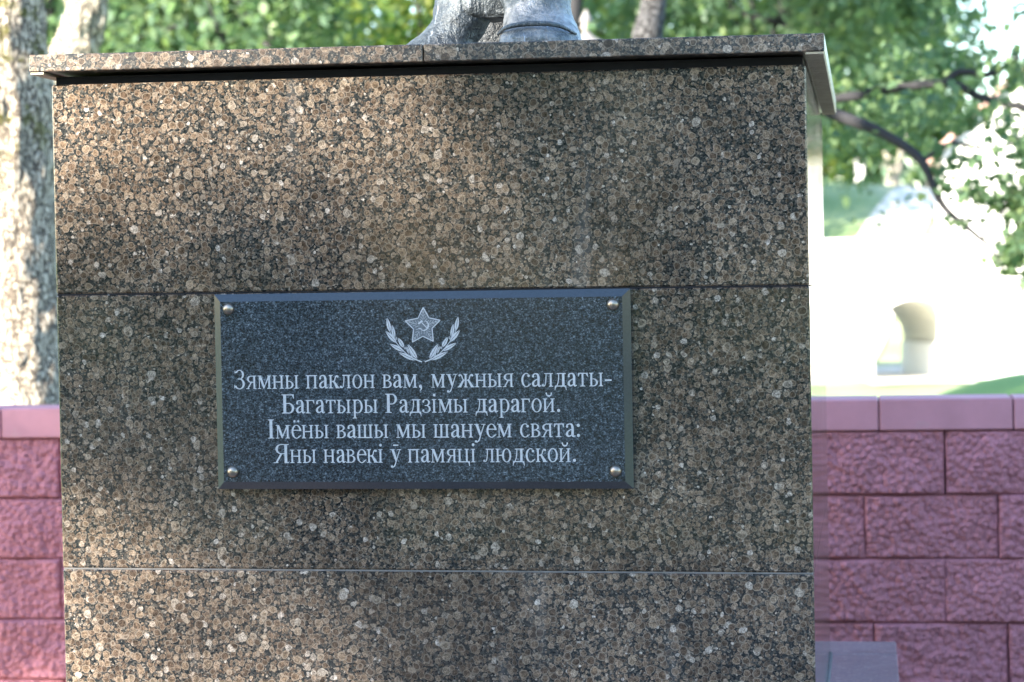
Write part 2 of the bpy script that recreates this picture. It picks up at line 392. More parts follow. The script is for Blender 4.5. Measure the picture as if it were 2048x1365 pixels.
# ------------------------------------------------------------------ pedestal
ped = empty('granite_pedestal', (-0.727, 0.755, 0.02), 'tall polished brown granite pedestal with an overhanging two-piece cap, carrying the dark plaque', 'pedestal')
XL, XR, DP = -1.454, 0.0, 1.508
TH = 0.03
ZJ = [0.652, 1.055, 1.589, 1.997]
tilt = lambda x: -0.0065 * (x + 0.727)                # slabs set a hair out of level
box('core', XL + TH + .003, XR - TH - .003, TH + .003, DP - TH - .003, 0.02, 2.004, M['joint'], ped)
tl = lambda x: -0.006 * (x + 0.727)
for i in range(3):
    z0, z1 = ZJ[i] + 0.0012, ZJ[i + 1] - 0.0012
    if i == 2: z1 = 1.9965
    if i == 0: box('front_slab', XL, XR, 0, TH, z0, z1, M['granite'], ped, 0.0032, tl)
    else: box('front_slab', XL, XR, 0, TH, z0, z1, M['granite'], ped, 0.0032, tl)
    box('side_slab', XR - TH + .0, XR, TH + .0015, DP, z0, z1, M['granite'], ped, 0.0022, lambda x: -0.0044)
    box('side_slab', XL, XL + TH, TH + .0015, DP, z0, z1, M['granite'], ped, 0.0022, lambda x: 0.0044)
    box('back_slab', XL + TH, XR - TH, DP - TH, DP - .003, z0, z1, M['granite'], ped, 0.0022, tl)
# pale sealant in the lower joint, dark in the upper one
box('joint_line', XL + .002, XR - .002, 0.0012, 0.02, ZJ[1] - 0.0016, ZJ[1] + 0.0016, M['silicone'], ped, 0, tl)
box('joint_line', XL + .002, XR - .002, 0.0022, 0.02, ZJ[2] - 0.0016, ZJ[2] + 0.0016, M['joint'], ped, 0, tl)
# corner sealant along the right edge, silicone at the foot of the side
box('shadow_gap', XL + .006, XR - .006, 0.012, DP - .012, 1.9965, 2.0125, M['joint'], ped, 0, tl)
ct = lambda x: -0.0078 * (x + 0.727)
capj = -0.710
for a, b in ((XL - .029, capj - .0012), (capj + .0012, XR + .035)):
    cs = from_bm('cap_slab', box_bm(a, b, -0.04, 0.6, 2.0178, 2.0505, 0.0018, ct), M['granite_side'], ped)
for a, b, c, d in ((XL - .029, capj - .0012, .6024, DP + .04), (capj + .0012, XR + .035, .6024, DP + .04)):
    from_bm('cap_slab', box_bm(a, b, c, d, 2.0178, 2.0505, 0.0018, ct), M['granite_side'], ped)
# unpolished underside of the overhang (butted 2 mm below the cap slabs)
box('cap_underside', XR + .0012, XR + .033, -0.037, DP + .037, 2.0130 - .0055, 2.0170 - .0055, M['rawstone'], ped)
box('cap_underside', XL - .027, XL - .0012, -0.037, DP + .037, 2.0130 + .0055, 2.0170 + .0055, M['rawstone'], ped)
# plinth
box('plinth_core', XL - .15, XR + .14, -.17, DP + .18, 0.02, 0.62, M['joint'], ped)
px0, px1, py0, py1 = XL - .178, XR + .166, -.20, DP + .21
box('plinth_slab', px0, px1, py0, DP * .5, 0.621, 0.652, M['plinth'], ped, .003)
box('plinth_slab', px0, px1, DP * .5 + .002, DP + .008, 0.621, 0.652, M['plinth'], ped, .003)
box('plinth_slab', px0, px1, DP + .010, py1, 0.621, 0.652, M['plinth'], ped, .003)
for a, b in ((0.02, .32), (.322, .619)):
    box('plinth_front_slab', px0 + .03, px1 - .03, py0 + .005, py0 + .03, a, b, M['plinth'], ped, .002)
    box('plinth_side_slab', px1 - .028, px1 - .004, py0 + .032, py1 - .004, a, b, M['plinth'], ped, .002)
    box('plinth_side_slab', px0 + .004, px0 + .028, py0 + .032, py1 - .004, a, b, M['plinth'], ped, .002)
bmq = tube_bm([(XR + .001, -.0, .6545), (XR + .001, .75, .6545), (XR + .001, DP, .6545)], [.0055, .0055], 8, sub=2)
from_bm('silicone_bead', bmq, M['silicone'], ped, smooth=True)

cr = random.Random(31)
for k in range(9):
    x = cr.uniform(XL + .05, XR - .05); zz = ZJ[cr.choice((1, 2))] + tl(x)
    cbm = bmesh.new(); n_ = 6; rr2 = cr.uniform(.0015, .0035)
    cbm.faces.new([cbm.verts.new((x + rr2 * 1.5 * math.cos(6.283 * i / n_) * cr.uniform(.6, 1.2), -.0004, zz - .001 + rr2 * math.sin(6.283 * i / n_) * cr.uniform(.5, 1.1))) for i in range(n_)])
    from_bm('edge_chip', cbm, M['silicone'], ped)

# ------------------------------------------------------------------ plaque
PX0, PX1, PZ0, PZ1 = -1.1297, -0.3297, 1.2138, 1.5872
PXC = (PX0 + PX1) / 2
plq = empty('memorial_plaque', (PXC, -0.002, PZ0), 'dark grey stone plaque with slanted shiny rims, star emblem, laurel sprays and four engraved lines', 'plaque')
PD, BV = 0.034, 0.0145
ptl = lambda x: -0.004 * (x - PXC)
bm = bmesh.new()
def ring(x0, x1, z0, z1, y): return [bm.verts.new((x, y, z + ptl(x))) for x, z in ((x0, z0), (x1, z0), (x1, z1), (x0, z1))]
r0 = ring(PX0, PX1, PZ0, PZ1, -0.002); r1 = ring(PX0, PX1, PZ0, PZ1, -PD + BV * .75)
r2 = ring(PX0 + BV, PX1 - BV, PZ0 + BV, PZ1 - BV, -PD)
for a, b in ((r0, r1), (r1, r2)):
    for i in range(4):
        f = bm.faces.new((a[i], a[(i + 1) % 4], b[(i + 1) % 4], b[i])); f.material_index = 1
bm.faces.new(r2); bm.faces.new(r0[::-1])
from_bm('stone_tablet', bm, [M['plaque'], M['plaque_edge']], plq)
for x, z in ((-1.098, 1.5605), (-0.361, 1.5565), (-1.0965, 1.2495), (-0.3615, 1.2465)):
    bm = lathe_bm(0, 0, [(.0112, 0), (.0112, .003), (.0104, .006), (.0082, .0088), (.005, .0106), (.0015, .0113)], 20)
    bmesh.ops.rotate(bm, verts=bm.verts, matrix=Matrix.Rotation(math.radians(90), 3, 'X')); bmesh.ops.translate(bm, verts=bm.verts, vec=(x, -PD, z))
    from_bm('bolt', bm, M['bolt'], plq, smooth=True)

# --- serif lettering, drawn as strokes (cap height 1)
class Pen:
    def __init__(s): s.V = []; s.F = []; s.k = 0
    def poly(s, pts):
        d = s.k * 1e-6; s.k = (s.k + 1) % 90; i0 = len(s.V); s.V += [(p[0], p[1], d) for p in pts]; s.F.append(tuple(range(i0, i0 + len(pts))))
    def strip(s, A, B):
        d = s.k * 1e-6; s.k = (s.k + 1) % 90; i0 = len(s.V)
        for a, b in zip(A, B): s.V.append((a[0], a[1], d)); s.V.append((b[0], b[1], d))
        for i in range(len(A) - 1): k = i0 + 2 * i; s.F.append((k, k + 1, k + 3, k + 2))
    def brush(s, pts, w, n=5):
        C = catmull([Vector((p[0], p[1], 0)) for p in pts], n); W = np.interp(np.linspace(0, 1, len(C)), np.linspace(0, 1, len(w)), w); A = []; B = []
        for i, c in enumerate(C):
            t = (C[min(i + 1, len(C) - 1)] - C[max(i - 1, 0)]).normalized(); nn = Vector((-t.y, t.x, 0)) * W[i] / 2
            A.append(c + nn); B.append(c - nn)
        s.strip(A, B)
    def rect(s, x0, y0, x1, y1): s.poly([(x0, y0), (x1, y0), (x1, y1), (x0, y1)])
    def dot(s, x, y, r, n=12): s.poly([(x + r * math.cos(6.2832 * i / n), y + r * math.sin(6.2832 * i / n)) for i in range(n)])
    def arc(s, cx, cy, rx, ry, a0, a1, thick=.15, thin=.04, n=22):
        A = []; B = []
        for i in range(n + 1):
            a = math.radians(a0 + (a1 - a0) * i / n); c_, s_ = math.cos(a), math.sin(a)
            A.append((cx + rx * c_, cy + ry * s_)); B.append((cx + (rx - thick * .84) * c_, cy + (ry - thin * .85) * s_))
        s.strip(A, B)
    def stem(s, x, y0, y1, bot=True, top=True, w=.102, sl=.07, sr=.075):
        s.rect(x, y0, x + w, y1); h = .035
        for ok, y, d in ((bot, y0, 1), (top, y1, -1)):
            if ok: s.poly([(x - sl, y), (x + w + sr, y), (x + w + sr, y + d * h * .75), (x + w + .01, y + d * h * 1.5), (x - .01, y + d * h * 1.5), (x - sl, y + d * h * .75)][::d])
SW, TN, XH = .135, .05, .70
def glyph(p, ch):
    st = p.stem
    if ch == 'н': st(.09, 0, XH); st(.50, 0, XH); p.rect(.2, .33, .52, .385); return .735
    if ch == 'п': st(.09, 0, XH); st(.50, 0, XH); p.rect(.1, XH - .055, .6, XH); return .735
    if ch in 'ий':
        st(.09, 0, XH); st(.50, 0, XH); p.poly([(.2, .09), (.2, .17), (.52, .62), (.52, .54)])
        if ch == 'й': p.brush([(.22, .99), (.26, .87), (.363, .83), (.465, .87), (.505, .99)], [.05, .06, .09, .06, .05]); p.dot(.225, .965, .045); p.dot(.50, .965, .045)
        return .735
    if ch == 'ш':
        for x in (.09, .40, .71): st(x, 0, XH, sl=.07, sr=.07)
        p.rect(.1, 0, .84, .055); return .945
    if ch == 'ц': st(.09, 0, XH); st(.50, 0, XH); p.rect(.1, 0, .66, .055); p.poly([(.60, .055), (.72, .055), (.72, -.19), (.68, -.19), (.65, -.05), (.60, 0)]); return .76
    if ch == 'ы': st(.09, 0, XH); p.arc(.24, .205, .27, .205, -90, 90, .135, .05); p.rect(.2, .36, .26, .41); p.rect(.2, 0, .26, .05); st(.62, 0, XH); return .85
    if ch == 'в':
        st(.09, 0, XH, sr=0); p.arc(.26, .535, .235, .165, -90, 90, .12, .045); p.arc(.28, .195, .275, .195, -90, 90, .135, .045)
        for y in (0, .345, XH - .045): p.rect(.2, y, .29, y + .045)
        return .60
    if ch == 'а':
        p.brush([(.09, .53), (.13, .63), (.25, .675), (.36, .64), (.41, .50), (.41, .30), (.41, .12), (.455, .03), (.56, .075)], [.07, .07, .05, .10, .13, .13, .13, .08, .035], 5); p.dot(.115, .535, .062)
        p.brush([(.40, .415), (.25, .35), (.13, .25), (.105, .14), (.17, .05), (.27, .055), (.40, .14)], [.04, .05, .10, .13, .09, .06, .04]); return .575
    if ch in 'о': p.arc(.325, .35, .28, .365, 0, 360, .125, .05, 32); return .65
    if ch == 'с': p.arc(.325, .35, .28, .365, 62, 318, .135, .05, 26); p.dot(.46, .57, .07); p.brush([(.53, .10), (.56, .17)], [.05, .03]); return .60
    if ch in 'её':
        p.arc(.325, .35, .28, .365, 5, 320, .13, .05, 28); p.rect(.14, .40, .585, .45); p.brush([(.53, .10), (.57, .18)], [.05, .03])
        if ch == 'ё': p.dot(.22, .90, .062); p.dot(.44, .90, .062)
        return .60
    if ch == 'г': st(.09, 0, XH, sr=.1); p.rect(.1, XH - .05, .50, XH); p.poly([(.50, XH), (.42, XH - .04), (.485, XH - .19), (.52, XH - .19)]); return .56
    if ch == 'т': st(.255, 0, XH, top=False, sr=.1, sl=.1); p.rect(.06, XH - .05, .59, XH); p.poly([(.59, XH), (.5, XH - .04), (.565, XH - .19), (.60, XH - .19)]); p.poly([(.06, XH), (.05, XH - .19), (.085, XH - .19), (.15, XH - .04)]); return .65
    if ch == 'м':
        p.rect(.115, 0, .16, XH - .03); p.poly([(.04, 0), (.235, 0), (.235, .035), (.04, .035)]); p.rect(.04, XH - .035, .2, XH)
        p.poly([(.09, XH), (.235, XH), (.43, .17), (.39, .02), (.365, .02)]); p.poly([(.365, .02), (.42, .14), (.655, XH), (.70, XH), (.70, XH - .1), (.41, .02)])
        st(.655, 0, XH, sl=.07); return .88
    if ch == 'к':
        st(.09, 0, XH); p.rect(.2, .33, .30, .38); p.brush([(.25, .355), (.35, .40), (.41, .56), (.48, .655), (.555, .62)], [.05, .055, .06, .06, .08]); p.dot(.54, .62, .06)
        p.poly([(.26, .38), (.36, .39), (.62, .04), (.62, 0), (.45, 0)]); p.rect(.42, 0, .66, .035); return .65
    if ch == 'л':
        st(.47, 0, XH, sl=.06); p.rect(.17, XH - .05, .55, XH); p.brush([(.265, .67), (.255, .42), (.22, .15), (.15, .035), (.07, .07)], [.05, .055, .05, .05, .07]); p.dot(.075, .075, .062); return .70
    if ch == 'д':
        p.rect(.455, .02, .59, XH); p.rect(.17, XH - .05, .66, XH); p.brush([(.27, .67), (.262, .42), (.21, .16), (.14, .03)], [.05, .055, .05, .05]); p.rect(.05, 0, .68, .055)
        for x, s_ in ((.03, 1), (.70, -1)): p.poly([(x, -.18), (x + s_ * .035, -.18), (x + s_ * .06, -.07), (x + s_ * .13, 0), (x + s_ * .05, .055), (x + s_ * .02, .055)][::s_])
        return .72
    if ch == 'я':
        st(.44, 0, XH, sl=0); p.arc(.32, .515, .255, .185, 90, 270, .13, .05); p.rect(.31, XH - .05, .46, XH); p.rect(.28, .33, .46, .38)
        p.poly([(.27, .345), (.35, .345), (.16, .03), (.085, .03)]); p.rect(.01, 0, .21, .035); return .65
    if ch == 'ж':
        st(.42, 0, XH, sl=.06, sr=.06)
        for s_ in (-1, 1):
            q = lambda x: .4875 + s_ * x
            p.brush([(q(.05), .355), (q(.17), .42), (q(.23), .57), (q(.30), .655), (q(.38), .62)], [.045, .055, .06, .06, .07]); p.dot(q(.365), .62, .058)
            p.poly([(q(.08), .38), (q(.19), .38), (q(.44), .03), (q(.44), 0), (q(.29), 0)][::-s_]); p.poly([(q(.26), 0), (q(.48), 0), (q(.48), .035), (q(.26), .035)][::s_])
        return .975
    if ch in 'уў':
        p.poly([(.07, XH), (.22, XH), (.39, .19), (.33, .0)][::-1]); p.rect(.01, XH - .035, .27, XH); p.rect(.41, XH - .035, .64, XH)
        p.brush([(.565, .68), (.44, .34), (.33, .02), (.25, -.17), (.15, -.235), (.08, -.21)], [.045, .05, .06, .06, .06, .08]); p.dot(.10, -.205, .062)
        if ch == 'ў': p.rect(.18, .87, .49, .945)
        return .64
    if ch == 'р': st(.13, -.28, XH, sl=.07); p.arc(.34, .345, .29, .36, -128, 128, .13, .05, 26); return .68
    if ch == 'з':
        p.arc(.24, .53, .225, .175, -90, 150, .115, .045); p.arc(.24, .195, .26, .205, -150, 90, .125, .045); p.rect(.17, .35, .26, .395); p.dot(.095, .58, .055); p.dot(.085, .12, .06); return .545
    if ch == 'і': st(.10, 0, XH); p.dot(.165, .915, .075); return .345
    if ch == 'ю': st(.09, 0, XH); p.rect(.2, .33, .42, .385); p.arc(.65, .35, .26, .365, 0, 360, .125, .05, 30); return .96
    if ch == 'З':
        p.arc(.31, .755, .265, .255, -90, 158, .135, .05); p.arc(.30, .27, .315, .285, -158, 90, .15, .05); p.rect(.2, .505, .33, .555); p.brush([(.06, .83), (.055, .99)], [.05, .03]); p.brush([(.03, .22), (.015, .04)], [.05, .03]); return .68
    if ch == 'Б':
        st(.12, 0, 1, w=.16, sr=0, sl=.1); p.rect(.2, .95, .72, 1.0); p.poly([(.72, 1.0), (.62, .95), (.70, .78), (.735, .78)]); p.arc(.40, .27, .34, .28, -90, 90, .16, .05); p.rect(.25, .50, .42, .55); p.rect(.25, 0, .42, .05); return .80
    if ch == 'Р': st(.12, 0, 1, w=.16, sl=.1, sr=.1); p.arc(.38, .72, .31, .28, -90, 90, .155, .05); p.rect(.25, .95, .40, 1.0); p.rect(.25, .44, .40, .49); return .78
    if ch == 'І': st(.13, 0, 1, w=.16, sl=.1, sr=.1); return .44
    if ch == 'Я':
        st(.64, 0, 1, w=.16, sl=0, sr=.1); p.arc(.47, .735, .35, .265, 90, 270, .155, .05); p.rect(.45, .95, .66, 1.0); p.rect(.42, .47, .66, .52)
        p.poly([(.40, .49), (.52, .49), (.23, .03), (.11, .03)]); p.rect(.0, 0, .29, .035); return .95
    if ch == ',': p.dot(.13, .075, .085); p.brush([(.175, .07), (.185, -.05), (.10, -.19)], [.09, .07, .03]); return .36
    if ch == '.': p.dot(.15, .08, .085); return .36
    if ch == ':': p.dot(.15, .08, .085); p.dot(.15, .60, .085); return .38
    if ch == '-': p.rect(.05, .27, .42, .36); return .50
    return .36
def text_line(txt, x0, x1, zl, zr, cap):
    p = Pen(); x = 0; allV = []; allF = []
    for ch in txt:
        q = Pen(); adv = glyph(q, ch)
        i0 = len(allV)
        allV += [(v[0] + x, v[1], v[2] + (len(allV) % 7) * 1e-7) for v in q.V]; allF += [tuple(i + i0 for i in f) for f in q.F]
        x += adv
    A = np.array(allV); xmin, xmax = A[:, 0].min(), A[:, 0].max()
    u = (A[:, 0] - xmin) / (xmax - xmin)
    W = np.stack([x0 + u * (x1 - x0), -(PD + .0004) - A[:, 2], zl + (zr - zl) * u + A[:, 1] * cap], 1)
    return from_arr('inscription_line', W, allF, M['letter'], plq)
PXT = lambda px: -1.1297 + (px - 430) * .8 / 833
# plane of the plaque face: pixels -> metres measured from the photograph
LN = [("Зямны паклон вам, мужныя салдаты-", -1.0905, -0.3665, 1.4075, 1.4045),
      ("Багатыры Радзімы дарагой.", -0.9985, -0.4640, 1.3600, 1.3575),
      ("Імёны вашы мы шануем свята:", -1.0265, -0.4275, 1.3125, 1.3105),
      ("Яны навекі ў памяці людской.", -1.0165, -0.4360, 1.2655, 1.2640)]
for t in LN: text_line(t[0], t[1], t[2], t[3], t[4], 0.0362)

# --- emblem, traced in units of its own: 1 unit = the enlargement's pixel
ES = .8 / 833 / 9.752; EX0, EZ0 = -0.7205, 1.5570      # where (1030,150) - the star's top - stands
def epts(pts): return [(EX0 + (x - 1030) * ES, EZ0 - (y - 150) * ES) for x, y in pts]
def emblem(name, build, mat, d):
    q = Pen(); build(q); A = np.array(q.V)
    W = np.stack([A[:, 0], -(PD + d) - A[:, 2], A[:, 1]], 1); return from_arr(name, W, q.F, mat, plq)
star = [(1030, 150), (1140, 350), (1355, 400), (1195, 550), (1215, 800), (1015, 700), (805, 810), (835, 560), (675, 400), (925, 355)]
cen = (1020, 500)
def star_fill(q):
    P = epts(star); c = epts([cen])[0]
    for i in range(10): q.poly([c, P[i], P[(i + 1) % 10]][::-1])
def star_lines(q):
    P = epts(star); c = epts([cen])[0]
    for i in range(10): q.brush([P[i], tuple((np.array(P[i]) + P[(i + 1) % 10]) / 2), P[(i + 1) % 10]], [.0017, .0021, .0017], 2)
    for i in range(0, 10, 2):
        a = np.array(P[i]); b = np.array(c); q.brush([tuple(a * .95 + b * .05), tuple(a * .5 + b * .5), tuple(a * .35 + b * .65)], [.0006, .0008, .0006], 2)
        for s_, nb in ((-1, P[(i - 1) % 10]), (1, P[(i + 1) % 10])):
            nb = np.array(nb)
            for t in (.3, .5, .7, .88): 
                u0 = a * (1 - t) + b * t; u1 = a * (1 - t) + nb * t; q.brush([tuple(u0 * .85 + u1 * .15), tuple(u0 * .3 + u1 * .7)], [.0005, .0007], 2)
def sickle(q):
    q.brush(epts([(1060, 400), (1110, 440), (1125, 500), (1095, 560), (1040, 590), (985, 575)]), [.0006, .0022, .0030, .0028, .0018, .0014], 5)
    q.brush(epts([(990, 560), (930, 548)]), [.0022, .0022], 2)
    q.brush(epts([(1000, 440), (1050, 495), (1095, 535)]), [.0018, .0018], 2)
    q.brush(epts([(930, 462), (1012, 402)]), [.0034, .0034], 2)
emblem('star', star_fill, M['hatch'], .0003); emblem('star_outline', star_lines, M['letter'], .0006); emblem('hammer_and_sickle', sickle, M['letter'], .0009)
LV = [((375, 605), (320, 335), 84), ((460, 730), (415, 470), 74), ((490, 815), (290, 590), 92), ((640, 915), (527, 720), 84), ((635, 985), (360, 835), 84),
      ((742, 1035), (690, 885), 44), ((810, 1110), (752, 930), 40), ((893, 1135), (715, 845), 92), ((860, 1158), (530, 1000), 88), ((492, 770), (497, 700), 30), ((668, 950), (662, 895), 34)]
STM = [(985, 1190), (870, 1145), (740, 1075), (640, 985), (520, 850), (440, 730), (375, 610), (350, 520)]
for mir in (False, True):
    def leafy(q, mir=mir):
        mx = (lambda x: 2026 - x) if mir else (lambda x: x)
        for (bx, by), (tx, ty), w in LV:
            a = np.array(epts([(mx(bx), by)])[0]); b = np.array(epts([(mx(tx), ty)])[0]); d = b - a; n = np.array([-d[1], d[0]]); n /= np.linalg.norm(n); w2 = w * ES / 2 * .86
            for sgn in (-1, 1):
                s2 = [a + d * t + n * sgn * (w2 * math.sin(math.pi * min(t * 1.0, 1) ** .85) + .00035) for t in (0, .15, .3, .5, .7, .85, .97)]
                ins = [a + d * t + n * sgn * .0004 for t in (.97, .8, .6, .4, .2, 0)]
                pp = [tuple(v) for v in s2 + ins]; q.poly(pp if sgn < 0 else pp[::-1])
        q.brush(epts([(mx(x), y) for x, y in STM]), [.0024, .0022, .0016, .0014, .0012, .0010, .0008], 5)
    emblem('laurel_spray', leafy, M['letter'], .0004)

# ------------------------------------------------------------------ bronze statue feet
sta = empty('bronze_statue', (-0.60, 0.22, 2.055), 'grey-blue patinated bronze statue standing on the pedestal, only its booted feet in view', 'statue')
def loft(name, secs, seed, amp=.006, n=40, parent=sta, mat=None, sub=6):
    """secs: (cx, cy, rx, ry, z, power) rings blended upward; lumpy cast surface"""
    bm = bmesh.new(); prev = None; Cs = np.array(secs, float); T = np.linspace(0, 1, len(secs)); TT = np.linspace(0, 1, (len(secs) - 1) * sub + 1)
    I = np.stack([np.interp(TT, T, Cs[:, j]) for j in range(Cs.shape[1])], 1)
    for j in range(I.shape[1]):
        for _ in range(3): I[1:-1, j] = (I[:-2, j] + 2 * I[1:-1, j] + I[2:, j]) / 4
    for row in I:
        cx, cy, rx, ry, z, pw = row; ringv = []
        for k in range(n):
            a = 2 * math.pi * k / n; c_, s_ = math.cos(a), math.sin(a)
            x = cx + rx * math.copysign(abs(c_) ** pw, c_); y = cy + ry * math.copysign(abs(s_) ** pw, s_)
            p = Vector((x, y, z)); d = noise.fractal(p * 16 + Vector((seed, 0, 0)), 0.9, 2.1, 4) * amp + noise.noise(Vector((p.x * 8, p.y * 8, p.z * 30 + seed))) * amp * .7
            ringv.append(bm.verts.new(p + Vector((c_, s_, 0)) * d))
        if prev:
            for k in range(n): bm.faces.new((prev[k], prev[(k + 1) % n], ringv[(k + 1) % n], ringv[k]))
        else: bm.faces.new(ringv[::-1])
        prev = ringv
    bm.faces.new(prev)
    return from_bm(name, bm, mat or M['bronze'], parent, smooth=True)
BZ = 2.047
# boot with its toe to the viewer
loft('boot', [(-.510, .135, .077, .125, BZ, .8), (-.510, .135, .079, .127, BZ + .016, .85), (-.512, .14, .076, .118, BZ + .032, .88), (-.520, .17, .069, .090, BZ + .052, .95), (-.526, .19, .066, .074, BZ + .075, 1), (-.530, .20, .069, .072, BZ + .105, 1),
              (-.532, .205, .074, .075, BZ + .16, 1), (-.53, .21, .078, .08, BZ + .3, 1), (-.53, .22, .085, .09, BZ + .45, 1)], 3, .0075, mat=M['bronze_worn'])
bm = tube_bm([(-.588, .09, BZ + .030), (-.56, .035, BZ + .038), (-.51, .020, BZ + .041), (-.465, .03, BZ + .037), (-.436, .085, BZ + .026)], [.0025, .005, .006, .005, .0025], 8, .3)
from_bm('toe_seam', bm, M['bronze'], sta, smooth=True)
# boot with its toe pointing left
loft('boot', [(-.742, .25, .082, .075, BZ, .75), (-.740, .25, .078, .074, BZ + .015, .8), (-.732, .26, .066, .070, BZ + .035, .85), (-.712, .27, .060, .065, BZ + .058, .9), (-.692, .27, .056, .062, BZ + .082, .95), (-.684, .27, .055, .06, BZ + .11, 1),
              (-.678, .27, .058, .065, BZ + .17, 1), (-.675, .27, .065, .07, BZ + .3, 1), (-.67, .27, .07, .075, BZ + .45, 1)], 9, .007)
# greatcoat hem hanging between the boots
loft('coat_hem', [(-.635, .27, .070, .05, BZ + .080, .9), (-.635, .27, .076, .06, BZ + .088, .9), (-.635, .27, .076, .06, BZ + .13, .95), (-.63, .27, .08, .07, BZ + .3, 1), (-.62, .27, .09, .08, BZ + .45, 1)], 17, .010)
loft('coat_back', [(-.64, .48, .085, .05, BZ, .8), (-.64, .48, .085, .05, BZ + .1, .8), (-.64, .46, .09, .06, BZ + .3, .9), (-.63, .44, .10, .07, BZ + .45, 1)], 27, .010, mat=M['bronze_shaded'])  # backs the gap between the boots; shade put into its darker bronze

# ------------------------------------------------------------------ split-face block wall
WY = 2.583; WT = 1.236
wall = empty('garden_wall', (0, WY + .1, 0), 'low dusky pink split-face block wall with smooth coping behind the pedestal', 'wall')
def block_mesh(seed, L=.3882, H=.1888, D=.18, nx=84, nz=42):
    bm = bmesh.new(); grid = []
    for j in range(nz + 1):
        row = []
        for i in range(nx + 1):
            u, w = i / nx, j / nz; x = (u - .5) * L; z = (w - .5) * H
            e = min(u * L, (1 - u) * L, w * H, (1 - w) * H); edge = min(e / .007, 1)
            p = Vector((x * 1.0, seed * 7.3, z))
            q = Vector((x + .25 * z, seed * 3.1, z * 1.1 - .2 * x))
            vo = noise.voronoi(q * 44)[0]; vo2 = noise.voronoi(q * 95 + Vector((5, 0, 2)))[0]
            r = noise.fractal(p * 7, 1.0, 2.0, 2) * .008 - vo[0] * .0085 + min(vo[1] - vo[0], .3) * .006 - vo2[0] * .004 + noise.fractal(q * 120, .6, 2.0, 2) * .0022 + .006
            y = -(r * 1.6 + .010) * (edge ** .5) + .004 * (1 - edge)
            row.append(bm.verts.new((x, y, z)))
        grid.append(row)
    for j in range(nz):
        for i in range(nx): bm.faces.new((grid[j][i], grid[j][i + 1], grid[j + 1][i + 1], grid[j + 1][i]))
    loop = grid[0] + [r[-1] for r in grid[1:]] + grid[-1][-2::-1] + [r[0] for r in grid[-2:0:-1]]
    back = [bm.verts.new((v.co.x, D, v.co.z)) for v in loop]
    for k in range(len(loop)): bm.faces.new((loop[(k + 1) % len(loop)], loop[k], back[k], back[(k + 1) % len(loop)]))
    me = bpy.data.meshes.new('block'); bm.to_mesh(me); bm.free(); me.materials.append(M['block'])
    for p in me.polygons: p.use_smooth = len(p.vertices) == 4 and abs(p.normal.y) > .3
    return me
BM = [block_mesh(s) for s in range(6)]
joints = [.324, .088, .316 + .004, .110, .324, .10]
ztop = 1.142
brg = random.Random(5)
for c in range(6):
    zc = ztop - .0955 - c * .1905
    k0 = int((-5.6 - joints[c]) / .39); 
    for k in range(k0, 12):
        x0 = joints[c] + .39 * k
        if x0 + .39 > 4.2: break
        o = bpy.data.objects.new('block', BM[brg.randrange(6)]); COL.objects.link(o); o.parent = wall
        o.location = Vector((x0 + .195 + brg.uniform(-.0015, .0015), WY + brg.uniform(-.004, .004), zc)) - wall.location
        o.rotation_euler = (0, math.pi * brg.randrange(1), brg.uniform(-.004, .004))
for k in range(-14, 11):
    x0 = .134 + .389 * k
    box('coping_stone', x0 + .0018, x0 + .389 - .0018, WY - .018, WY + .20, 1.1425, WT + brg.uniform(-.001, .001), M['coping'], wall, .004)
box('wall_core', -5.6, 4.2, WY + .012, WY + .17, 0.02, 1.141, M['mortar'], wall)
box('coping_bed', -5.3, 4.0, WY + .004, WY + .18, 1.1412, WT - .006, M['mortar'], wall)

# ------------------------------------------------------------------ foliage helpers
MAPLE = [(0, -.5), (.10, -.28), (.42, -.38), (.30, -.12), (.55, .10), (.28, .12), (.22, .34), (0, .6), (-.22, .34), (-.28, .12), (-.55, .10), (-.30, -.12), (-.42, -.38), (-.10, -.28)]
OVAL = [(0, -.5), (.28, -.22), (.30, .12), (0, .55), (-.30, .12), (-.28, -.22)]
def leaves(name, C, size, mat, parent, shape=OVAL, droop=.5, seed=0, curl=.15, kind='stuff'):
    """C: N leaf centres -> one mesh of small bent leaf blades with random facing"""
    r = np.random.default_rng(seed); N = len(C); P = np.array(shape); k = len(P)
    yaw = r.uniform(0, 2 * np.pi, N); tiltv = r.normal(droop, .55, N); roll = r.normal(0, .5, N); sz = size * r.uniform(.6, 1.25, N)
    cy, sy, ct_, st_, cr, sr = np.cos(yaw), np.sin(yaw), np.cos(tiltv), np.sin(tiltv), np.cos(roll), np.sin(roll)
    lx = P[:, 0][None] * sz[:, None]; ly = P[:, 1][None] * sz[:, None]; lz = -(np.abs(P[:, 0])[None] * curl + (P[:, 1] ** 2)[None] * curl) * sz[:, None]
    x1 = lx * cr[:, None] + lz * sr[:, None]; z1 = -lx * sr[:, None] + lz * cr[:, None]
    y2 = ly * ct_[:, None] + z1 * st_[:, None]; z2 = -ly * st_[:, None] + z1 * ct_[:, None]
    x3 = x1 * cy[:, None] - y2 * sy[:, None]; y3 = x1 * sy[:, None] + y2 * cy[:, None]
    V = np.stack([x3 + C[:, 0:1], y3 + C[:, 1:2], z2 + C[:, 2:3]], 2).reshape(-1, 3)
    if parent is not None:
        l = np.array(parent.location); V = V - l
    me = bpy.data.meshes.new(name); me.vertices.add(N * k); me.vertices.foreach_set('co', V.ravel())
    me.loops.add(N * k); me.loops.foreach_set('vertex_index', np.arange(N * k)); me.polygons.add(N)
    me.polygons.foreach_set('loop_start', np.arange(N) * k); me.polygons.foreach_set('loop_total', np.full(N, k)); me.update(calc_edges=True)
    return link_mesh(name, me, mat, parent, kind)
